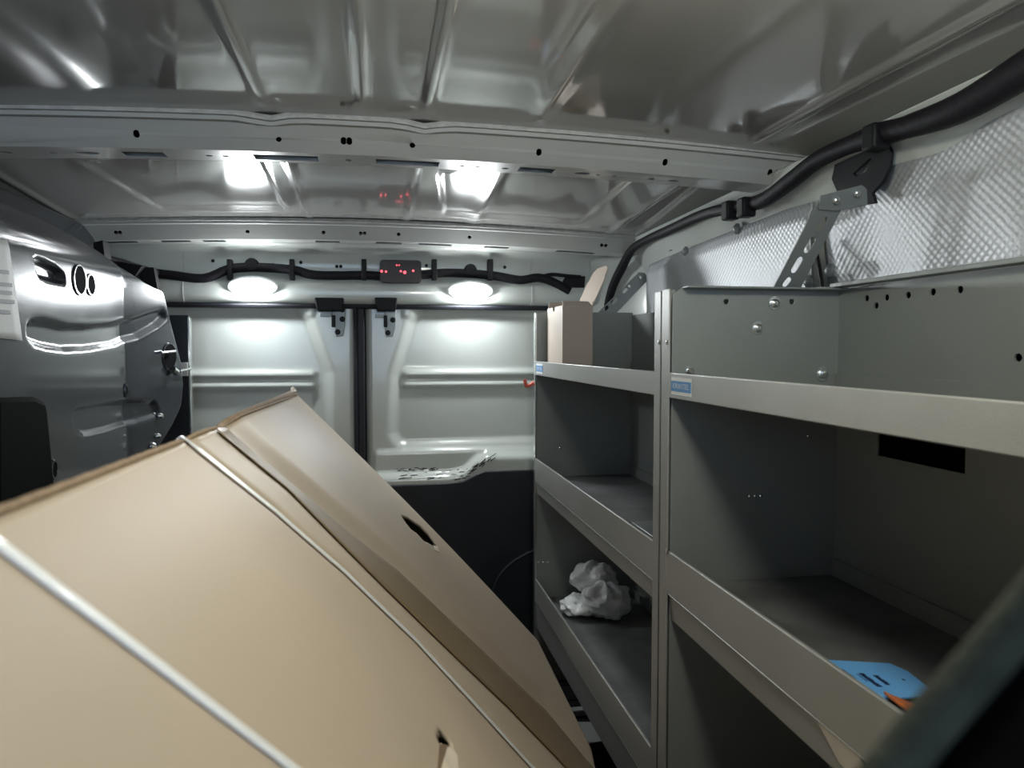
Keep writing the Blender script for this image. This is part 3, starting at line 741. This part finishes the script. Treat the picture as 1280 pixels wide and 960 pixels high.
# back panels: bin back with flange and holes, lower backs leaving a gap under the top tray
bh = [onX(x, y, XB) for x, y in ((1085, 373), (1097, 382), (1110, 372), (1137, 369), (1168, 365), (1202, 362), (1275, 447))]
bt = 1.152
mb = MB(); mb.plate([(YN0, 0.985), (YN1, 0.985), (YN1, bt), (YN0, bt)], [circ(p[1], p[2], .006, .0055, 10) for p in bh], lambda u, v, t: (XB - t, u, v), .0025)
bk = obj('back_panel', mb, 'panel', near)
mb = MB(); mb.hexa([(XB - .024, YN0, bt + .001), (XB + .004, YN0, bt + .001), (XB + .004, YN0, bt + .008), (XB - .024, YN0, bt + .008)], [(XB - .024, YN1 - .004, bt + .001), (XB + .004, YN1 - .004, bt + .001), (XB + .004, YN1 - .004, bt + .008), (XB - .024, YN1 - .004, bt + .008)])
obj('back_flange', mb, 'panel', bk, bevel=0.001)
mb = MB(); mb.box(XB + .01, XB + .012, YN0, YN1, 0.0, 1.148); obj('shade_backing', mb, 'dark', bk)  # dark sheet added so the holes and gap in front look black
mb = MB(); mb.plate([(YN0, .655), (YN1, .655), (YN1, .955), (1.06, .955), (1.06, .878), (.88, .878), (.88, .955), (YN0, .955)], [], lambda u, v, t: (XB - t, u, v), .003); obj('back_panel', mb, 'panel', near)
mb = MB(); mb.box(XB - .003, XB, YN0, YN1, .27, .60); obj('back_panel', mb, 'panel', near)
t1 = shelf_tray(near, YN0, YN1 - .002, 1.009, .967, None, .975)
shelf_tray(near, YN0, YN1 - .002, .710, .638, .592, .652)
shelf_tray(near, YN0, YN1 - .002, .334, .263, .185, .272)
rivets(near, [(833, 689)], X=XF - .004, r=.006)
rivets(near, [(834, 428)], X=XF - .004, r=.004)
s0, s1 = onX(842, 475, XF), onX(867, 487, XF)
sticker(near, s1[1], s0[1], .974, 1.002)

# ---- far unit
YF0, YF1 = 1.205, 2.232
far = thing('shelving_unit', ((XF + XB) / 2, (YF0 + YF1) / 2, 0), 'far grey steel shelving unit holding the small open box and plastic bag', 'shelving')
pf = end_panel(far, YF1, .0025, 1.160)
mb = MB(); mb.box(XF - .003, XF + .003, YF1 - .002, YF1 + .02, 0.0, 1.156); obj('edge_flange', mb, 'zinc', far, bevel=0.001)
end_panel(far, YF0, .0025, 1.145)
mb = MB(); mb.box(XF - .004, XF - .001, YF0 - .002, YF0 + .028, 0.0, 1.146); po = obj('post', mb, 'steel', far, bevel=0.001)
mb = MB(); mb.box(XF - .004, XF + .02, YF0 - .002, YF0 + .001, 0.0, 1.146); obj('post_return', mb, 'steel', po, bevel=0.001)
for z0, z1 in ((.960, 1.152), (0.655, 0.93), (0.27, 0.60)):
    mb = MB(); mb.box(XB - .003, XB, YF0, YF1, z0, z1); obj('back_panel', mb, 'panel', far)
mb = MB(); mb.box(XB + .01, XB + .012, YF0, YF1, 0.0, 1.0); obj('shade_backing', mb, 'dark', far)  # same added dark sheet, stands for shade behind the far backs
mb = MB(); mb.box(XB - .02, XB + .004, YF0, 1.55, 1.153, 1.158); obj('back_flange', mb, 'zinc', far, bevel=0.001)
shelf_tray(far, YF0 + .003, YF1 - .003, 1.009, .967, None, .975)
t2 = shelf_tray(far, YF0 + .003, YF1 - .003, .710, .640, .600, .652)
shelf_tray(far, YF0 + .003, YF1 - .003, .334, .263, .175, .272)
rivets(pf, [(672.5, 615), (678, 615), (683, 615), (673, 703), (679, 703), (685, 703), (700, 560), (797, 580)], Y=YF1 - .001, r=.004)
s0, s1 = onX(672, 460, XF), onX(680, 465, XF)
sticker(far, s1[1], s0[1], .973, 1.003)
rivets(far, [(824, 428)], X=XF - .004, r=.004)
# red vinyl hook on the far end
mb = MB(); mb.tube([onY(x, y, 2.262) for x, y in ((674, 473), (669, 477), (660, 482.5), (657.5, 481.5), (656, 474))], .0055, 8, 3)
hk = tag(obj('coat_hook', mb, 'red', smooth=80), 'small red vinyl-coated hook on the far end of the shelving', 'hook')

# loose items on the far unit's middle shelf (dark slats seen past the lip)
for k, (z, y0, y1) in enumerate(((.653, 1.36, 1.56), (.668, 1.33, 1.50))):
    mb = MB(); mb.box(.53, .72, y0, y1, z, z + .012); tag(obj('flat_tray', mb, ('black', 'bracket')[k], bevel=0.002), ('lower black flat tray lying on the far middle shelf beside the post', 'upper grey flat tray stacked on the far middle shelf beside the post')[k], 'tray')

# ------------------------------------------------------------------ small open carton on the top shelf
bx0, bx1, by0, by1, bz0, bz1 = .510, .597, 2.02, 2.205, .976, 1.168
sb = thing('small_carton', ((bx0 + bx1) / 2, (by0 + by1) / 2, bz0), 'small open brown cardboard box on the top shelf with its lid flap up', 'box')
T = .003
for nm, d in (('side_panel', (bx0, bx0 + T, by0, by1)), ('side_panel', (bx1 - T, bx1, by0, by1)), ('end_panel', (bx0 + T, bx1 - T, by0, by0 + T)), ('end_panel', (bx0 + T, bx1 - T, by1 - T, by1))):
    mb = MB()
    if nm == 'side_panel' and d[0] == bx0:
        zc_ = bz1 - .012
        mb.plate([(by0, bz0), (by1, bz0), (by1, bz1), (by0 + .12, bz1), (by0 + .112, zc_), (by0 + .098, zc_), (by0 + .09, bz1), (by0, bz1)], [], lambda u, v, t: (bx0 + t, u, v), T)
    else: mb.box(*d, bz0, bz1)
    obj(nm, mb, 'boxcard', sb, smooth=0)
mb = MB(); mb.box(bx0, bx1, by0, by1, bz0, bz0 + T); obj('bottom', mb, 'boxcard', sb)
mb = MB(); mb.hexa([(bx0 + .002, by0, bz1), (bx1, by0, bz1), (bx1, by0 + T, bz1), (bx0 + .002, by0 + T, bz1)], [(bx0 + .006, by0 + .03, bz1 + .014), (bx1 - .004, by0 + .03, bz1 + .014), (bx1 - .004, by0 + .034, bz1 + .014), (bx0 + .006, by0 + .034, bz1 + .014)]); obj('dust_flap', mb, 'boxcard', sb, smooth=0)
mb = MB(); mb.hexa([(bx0 + .002, by1, bz1), (bx1, by1, bz1), (bx1, by1 - T, bz1), (bx0 + .002, by1 - T, bz1)], [(bx0 + .006, by1 + .004, bz1 + .02), (bx1 - .004, by1 + .004, bz1 + .02), (bx1 - .004, by1 + .001, bz1 + .02), (bx0 + .006, by1 + .001, bz1 + .02)]); obj('dust_flap', mb, 'boxcard', sb, smooth=0)
def lid(u, v, t):  # u along Y, v up the flap
    return (bx1 + .055 * v / .12 + t, u, bz1 + v)
mb = MB(); mb.plate([(by0 + .004, 0), (by1 - .004, 0), (by1 - .004, .078), (by1 - .014, .082), (by1 - .02, .108), (by1 - .05, .118), (by0 + .05, .118), (by0 + .02, .108), (by0 + .014, .082), (by0 + .004, .078)], [], lid, T)
obj('lid_flap', mb, 'boxcard', sb, smooth=0)

# ------------------------------------------------------------------ crumpled bag on the bottom shelf
bc_ = onZ(752, 772, .272)
bcx, bcy = .625, 2.02
mb = MB()
r3 = np.random.default_rng(11)
def lump(c, sx, sy, sz, amp, nu_=26, nv_=15, tilt=0.0):
    c = np.array(c); J = r3.uniform(-1, 1, (nv_, nu_)); K = r3.uniform(-1, 1, (nv_ // 2 + 1, nu_ // 2 + 1))
    def f(u, v):
        i = round(u * (nu_ - 1)) % (nu_ - 1); j = round(v * (nv_ - 1))
        th, ph = 2 * math.pi * i / (nu_ - 1), math.pi * v
        d = np.array([math.sin(ph) * math.cos(th), math.sin(ph) * math.sin(th), math.cos(ph)])
        k = 1 + amp * (0.5 * J[j, i if 0 < j < nv_ - 1 else 0] + 0.7 * K[j // 2, (i // 2)])
        p = d * [sx, sy, sz] * k; q = c + p + [0, 0, tilt * p[1]]; q[2] = max(q[2], .2735); return q
    mb.grid(nu_, nv_, f)
lump((.640, 2.03, .322), .070, .060, .054, .30)
lump((.575, 2.07, .300), .055, .060, .026, .36)
lump((.628, 2.10, .372), .066, .055, .042, .32)
bo = obj('plastic_bag', mb, 'bag', smooth=55)
md = bo.modifiers.new('soften', 'SUBSURF'); md.levels = 1; md.render_levels = 1
tag(bo, 'crumpled white translucent plastic bag on the bottom shelf', 'bag')

# ------------------------------------------------------------------ blue card with orange piece on the near middle shelf
ZS = .6535
cpx = [(1020, 818), (1038, 824), (1112, 828), (1135, 838), (1163, 860), (1160, 868), (1105, 873), (1080, 868)]
cp = [onZ(x, y, ZS + .006) for x, y in cpx]
cp[0] = cp[0] + [-.01, 0, 0]
mb = MB(); mb.plate([(p[0], p[1]) for p in cp], [], lambda u, v, t: (u, v, ZS + .004 + t - .001), .002)
bcard = tag(obj('blue_card', mb, 'cardblue', smooth=0), 'bright blue printed card lying on the near middle shelf', 'card')
def mark(x, y, l, hx):
    q = [onZ(x + p, y + r, ZS + .006) for p, r in ((0, 0), (l, l * .7), (l + hx, l * .7 + .3), (hx, .3))]
    m_ = MB(); m_.plate([(p[0], p[1]) for p in q], [], lambda u, v, t: (u, v, ZS + .0052 + t), .0006); return m_
for bx_, by_, n_, hx in ((1073, 841, 7, 6.5), (1091, 843.5, 5, 6.0), (1051, 836, 5, 3.0)):
    for i in range(n_):
        obj('printed_letter', mark(bx_ + i * 3.5, by_ + i * 2.45, 2.5, hx * (1, .85, .95)[i % 3]), 'blackink', bcard, smooth=0)
obj('printed_line', mark(1071, 842, 13, 0.9), 'blackink', bcard, smooth=0)
obj('printed_letter', mark(1127, 848, 2.2, 2.5), 'blackink', bcard, smooth=0)
mb = MB()
op = [onZ(x, y, ZS + .004) for x, y in ((1104, 874), (1112, 873), (1152, 884), (1150, 896), (1138, 900), (1122, 890))]
mb.plate([(p[0], p[1]) for p in op], [], lambda u, v, t: (u, v, ZS - .001 + t + .012 * math.sin(u * 60) ** 2), .004)
tag(obj('orange_wrapper', mb, 'orange', bevel=0.001), 'crinkled orange scrap beside the blue card', 'scrap')
a, b = onX(1032, 926, XF), onX(1085, 958, XF)
mb = MB(); mb.hexa([(XF - .0018, .735, .636), (XF - .0018, .66, .636), (XF + .003, .645, .606), (XF + .003, .70, .606)], [(XF - .001, .735, .636), (XF - .001, .66, .636), (XF + .0042, .645, .606), (XF + .0042, .70, .606)])
tag(obj('tape_patch', mb, 'beige', smooth=0), 'beige tape patch on the lower rail of the near middle shelf', 'tape')

# ------------------------------------------------------------------ bits on the floor below the shelving
a, b = onZ(704, 888, .02), onZ(737, 887, .02)
mb = MB(); mb.box(a[0], b[0] + .02, a[1] - .012, a[1] + .012, .004, .022); tag(obj('white_slat', mb, 'paper', bevel=0.002), 'short white slat on the floor under the shelving', 'slat')
q = [onZ(x, y, .008) for x, y in ((716, 902), (738, 902), (752, 926), (728, 930))]
mb = MB(); mb.plate([(p[0], p[1]) for p in q], [], lambda u, v, t: (u, v, .0045 + t), .003); tag(obj('paper_scrap', mb, 'paper', smooth=0), 'pale grey sheet lying on the floor beside the big carton', 'paper')
q = [onZ(x, y, .006) for x, y in ((744, 910), (750, 910), (764, 932), (757, 934))]
mb = MB(); mb.plate([(p[0], p[1]) for p in q], [], lambda u, v, t: (u, v, .0045 + t), .003); tag(obj('paper_scrap', mb, 'beige', smooth=0), 'narrow beige strip on the floor under the shelving', 'paper')
a = onZ(668, 797, .02)
mb = MB(); mb.box(.45, .72, 2.30, 2.325, .0, .02); tag(obj('sill_strip', mb, 'zinc', bevel=0.003), 'metal sill strip across the floor by the rear door', 'strip')

# ------------------------------------------------------------------ the big carton
B_ = onY(370, 497, 1.95); C_ = onY(670, 803, 1.95)
A_ = np.array([-0.128, 0.281, 0.992]); D_ = C_ + np.array([-0.025, -1, 0.006]) * 1.60
NRM = np.cross(B_ - A_, C_ - B_); NRM /= np.linalg.norm(NRM)
if NRM[2] < 0: NRM = -NRM
EXT = 0.06                             # carton runs on a little past the frame
A2 = A_ + (A_ - B_) * EXT; D2 = D_ + (D_ - C_) * EXT
def quad(u, v): return (A2 * (1 - u) + B_ * u) * (1 - v) + (D2 * (1 - u) + C_ * u) * v
def toUV(px, py):
    d = ray(px, py); u = v = .5
    for _ in range(40):                # Gauss-Newton on the bilinear patch along the ray
        P0 = quad(u, v); du = (quad(u + 1e-4, v) - P0) / 1e-4; dv = (quad(u, v + 1e-4) - P0) / 1e-4
        A = np.column_stack([du, dv, -d]); sol = np.linalg.solve(A, CAM - P0)
        u += float(sol[0]); v += float(sol[1])
    return u, v
bandL = [toUV(x, y) for x, y in ((270, 541), (359, 614), (458, 715), (635, 888), (700, 955))]
bandR = [toUV(x, y) for x, y in ((284, 533), (378, 614), (499, 715), (682, 888), (730, 945))]
st2 = [toUV(x, y) for x, y in ((238, 553), (344, 638), (431, 714), (519, 799), (601, 888), (665, 959))]
st1 = [toUV(x, y) for x, y in ((0, 686), (185, 825), (368, 965))]
def at_v(L, v): return np.interp(v, [p[1] for p in L], [p[0] for p in L])
WID = np.linalg.norm(B_ - A2)
def relief(u, v):
    l, r = at_v(bandL, v), at_v(bandR, v); s = at_v(st2, v)
    c = (l + r) / 2; hw = np.maximum((r - l) / 2, .004)
    h = -0.004 * ssm(u, l, r) + 0.011 * ssm(u, r, r + .05)   # step down across the brown band, then the far flap rises
    h = h + 0.002 * ssm(u, s, s + .01) * (1 - ssm(u, l - .02, l))
    h = h - 0.004 * np.exp(-((u - s) / .006) ** 2)
    h = h + 0.008 * np.sin(np.pi * np.clip(v, 0, 1)) * ssm(u, .3, .9)
    return h
def surf(u, v, off=0.0): return quad(u, v) + NRM * (float(relief(np.float64(u), np.float64(v))) + off)
nu, nv = 330, 180
Ug, Vg = np.meshgrid(np.linspace(0, 1, nu), np.linspace(0, 1, nv))
H = relief(Ug, Vg)
P = ((A2[None, None] * (1 - Ug[..., None]) + B_ * Ug[..., None]) * (1 - Vg[..., None]) + (D2 * (1 - Ug[..., None]) + C_ * Ug[..., None]) * Vg[..., None]) + NRM * (H[..., None] - 0.002)
h1 = [toUV(x, y) for x, y in ((496, 650), (503, 652), (512, 658), (520, 663), (530, 673), (541, 688), (540, 692), (531, 686), (524, 683), (515, 673), (508, 668), (500, 658))]
h2 = [toUV(x, y) for x, y in ((547, 915), (551, 912), (557, 918), (562, 926), (565, 934), (556, 931), (549, 931))]
Uc = (Ug[:-1, :-1] + Ug[1:, 1:]) / 2; Vc = (Vg[:-1, :-1] + Vg[1:, 1:]) / 2
kill = (sdpoly(Uc, Vc, h1) < 0) | (sdpoly(Uc, Vc, h2) < 0)
ctn = thing('cardboard_carton', tuple((C_ - NRM * .36) * [1, 1, 0] + [0, -.8, 0]), 'large brown cardboard carton with white straps leaning across the foreground', 'box')
mb = MB(); mb.grid(nu, nv, lambda u, v: (0, 0, 0), keep=lambda i, j: not kill[j, i]); mb.v = [tuple(p) for p in P.reshape(-1, 3)]
obj('top_panel', mb, 'card', ctn, smooth=50, solid=0.004)
# walls and underside (hollow body)
DEP = 0.355
def edge_wall(name, us, vs, mat='card'):
    n = 40
    pts = [(us[0] + (us[1] - us[0]) * k / n, vs[0] + (vs[1] - vs[0]) * k / n) for k in range(n + 1)]
    mb = MB(); mb.grid(n + 1, 2, lambda a, b: (surf(*pts[round(a * n)], -.003) if b < .5 else quad(*pts[round(a * n)]) - NRM * DEP)); obj(name, mb, mat, ctn, solid=0.004)
edge_wall('end_wall', (0, 1), (0, 0)); edge_wall('end_wall', (0, 1), (1, 1))
edge_wall('side_wall', (0, 0), (0, 1)); edge_wall('side_wall', (1, 1), (0, 1))
mb = MB(); mb.grid(2, 2, lambda u, v: quad(u, v) - NRM * DEP); obj('underside', mb, 'cardin', ctn, solid=0.004)
# corrugated edge along the top
mb = MB(); n = 120
mb.grid(n + 1, 2, lambda a, b: surf(a, 0.0, .0005 - .0075 * b) + (quad(a, 0) - quad(a, .01)) * .25 + np.array([0, 0, .0003 * (round(a * n) % 2)])); obj('corrugated_edge', mb, 'cardedge', ctn, solid=0.003)
# darker brown band along the seam
def strip(L, R, n, m, off, name, mat, sol=0.0006, v0=0.0, v1=1.0, over=False):
    def f(a, b):
        v = v0 + (v1 - v0) * b; l, r = at_v(L, v), at_v(R, v); return surf(l + (r - l) * a, v, off)
    mb = MB(); mb.grid(m, n, f); return obj(name, mb, mat, ctn, smooth=60, solid=sol)
strip(bandL, bandR, 100, 10, .0022, 'brown_strip', 'brownband')
def strap(L, wd, name, off):
    du = wd / WID / 2
    Ls = [(p[0] - du, p[1]) for p in L]; Rs = [(p[0] + du, p[1]) for p in L]
    # extend ends linearly
    def ext(Q):
        Q = sorted(Q, key=lambda p: p[1]); a, b = Q[0], Q[1]; c_, d_ = Q[-2], Q[-1]
        lo = (a[0] + (b[0] - a[0]) * (0 - a[1]) / (b[1] - a[1]), 0.0); hi = (c_[0] + (d_[0] - c_[0]) * (1 - c_[1]) / (d_[1] - c_[1]), 1.0)
        return ([lo] if a[1] > 0.001 else []) + Q + ([hi] if d_[1] < .999 else [])
    Ls, Rs = ext(Ls), ext(Rs)
    s = strip(Ls, Rs, 90, 3, off, name, 'strap', 0.0008)
    u0, u1 = at_v(Ls, 0), at_v(Rs, 0)
    back = (quad(.5, 0) - quad(.5, .01)); back /= np.linalg.norm(back)
    mb = MB(); mb.grid(3, 4, lambda a, b: surf(u0 + (u1 - u0) * a, 0, off) + back * .006 * min(1, b * 3) - NRM * max(0, b - .33) * .5); obj('strap_return', mb, 'strap', s, solid=0.001)
strap(st1, .0080, 'strap', .0010); strap(st2, .0105, 'strap', .0030)
# torn paper below the second hole
for q, nm in (([(549, 931), (558, 933), (556, 948), (550, 962), (545, 975)], 'cardin'), ([(557, 938), (562, 936), (570, 945), (572, 985), (548, 985), (551, 958)], 'torn')):
    uv = [toUV(x, y) for x, y in q]
    mb = MB(); mb.plate(uv, [], lambda u, v, t: surf(u, v, .0006 + t * (2 if nm == 'torn' else 1)), .0006); obj('torn_layer', mb, nm, ctn, smooth=0)
uv = [toUV(x, y) for x, y in ((535, 687), (541, 691), (543, 697), (537, 694))]
mb = MB(); mb.plate(uv, [], lambda u, v, t: surf(u, v, .0008 + t), .0006); obj('torn_layer', mb, 'torn', ctn, smooth=0)
# dog-eared corner and loose flap edge at the far top corner
n = 24; u0, u1 = float(at_v(bandR, 0)) + .004, .995
back = (quad(.9, 0) - quad(.9, .01)); back /= np.linalg.norm(back)
mb = MB(); mb.grid(n, 2, lambda a, b: surf(u0 + (u1 - u0) * a, 0, -.004 + .0045 * a) + back * (.004 + .012 * b * (0.3 + a))); obj('loose_flap', mb, 'cardedge', ctn, solid=0.003)
t0, t1_ = surf(.93, 0, 0), surf(.995, 0, 0)
mb = MB(); mb.hexa([t0 + back * .012, t1_ + back * .026, t1_ + back * .010], [t0 + back * .012 + NRM * .004, t1_ + back * .026 + NRM * .008, t1_ + back * .010 + NRM * .006]); obj('corner_tear', mb, 'torn', ctn, smooth=0)

# ------------------------------------------------------------------ driver's seat back, close to the camera at lower right
st = thing('car_seat', (0.42, 0.16, 0), 'black cloth seat back close to the camera at the lower right', 'seat')
cpx_ = [(1020, 1160), (1060, 1055), (1105, 985), (1160, 915), (1230, 835), (1305, 745), (1360, 675), (1440, 600)]
ce = [(float(p[0]), float(p[2])) for p in (onY(x, y, .125) for x, y in cpx_)]
sil = [(ce[0][0] - .01, 0.50), (ce[0][0] - .005, 0.75)] + ce + [(0.32, ce[-1][1] + .02), (0.50, ce[-1][1] + .02), (0.57, ce[-1][1]), (0.61, 0.92), (0.63, 0.70), (0.64, 0.50)]
mb = MB(); mb.plate(sil, [], lambda u, v, t: (u, 0.122 - t, v), 0.03)
obj('seat_back', mb, 'seat', st, bevel=0.008, seg=3)
mb = MB(); mb.tube([(sil[0][0] - .004, .125, .50), (sil[1][0] - .004, .125, .75)] + [(x, .125, z) for x, z in ce] + [(.34, .125, ce[-1][1] + .022), (.50, .125, ce[-1][1] + .02)], .0055, 12, 4)
obj('side_bolster', mb, 'seatgrey', st, smooth=80, label='grey padded bolster round the seat edge')
mb = MB(); mb.plate(rrect(.30, .50, 1.06, 1.24, .05), [], lambda u, v, t: (u, 0.14 - t, v), 0.09); obj('headrest', mb, 'seat', st, bevel=0.03, seg=4)
for x in (.36, .44):
    mb = MB(); mb.tube([(x, .10, 1.0), (x, .10, 1.09)], .007, 8, 1); obj('headrest_post', mb, 'zinc', st)
mb = MB(); mb.plate(rrect(.10, .64, -.42, .15, .06), [], lambda u, v, t: (u, v, .35 + t), 0.15); obj('seat_cushion', mb, 'seat', st, bevel=0.03, seg=3)
mb = MB(); mb.box(.2, .58, -.35, .1, 0.0, .35); obj('seat_base', mb, 'black', st, bevel=0.01)
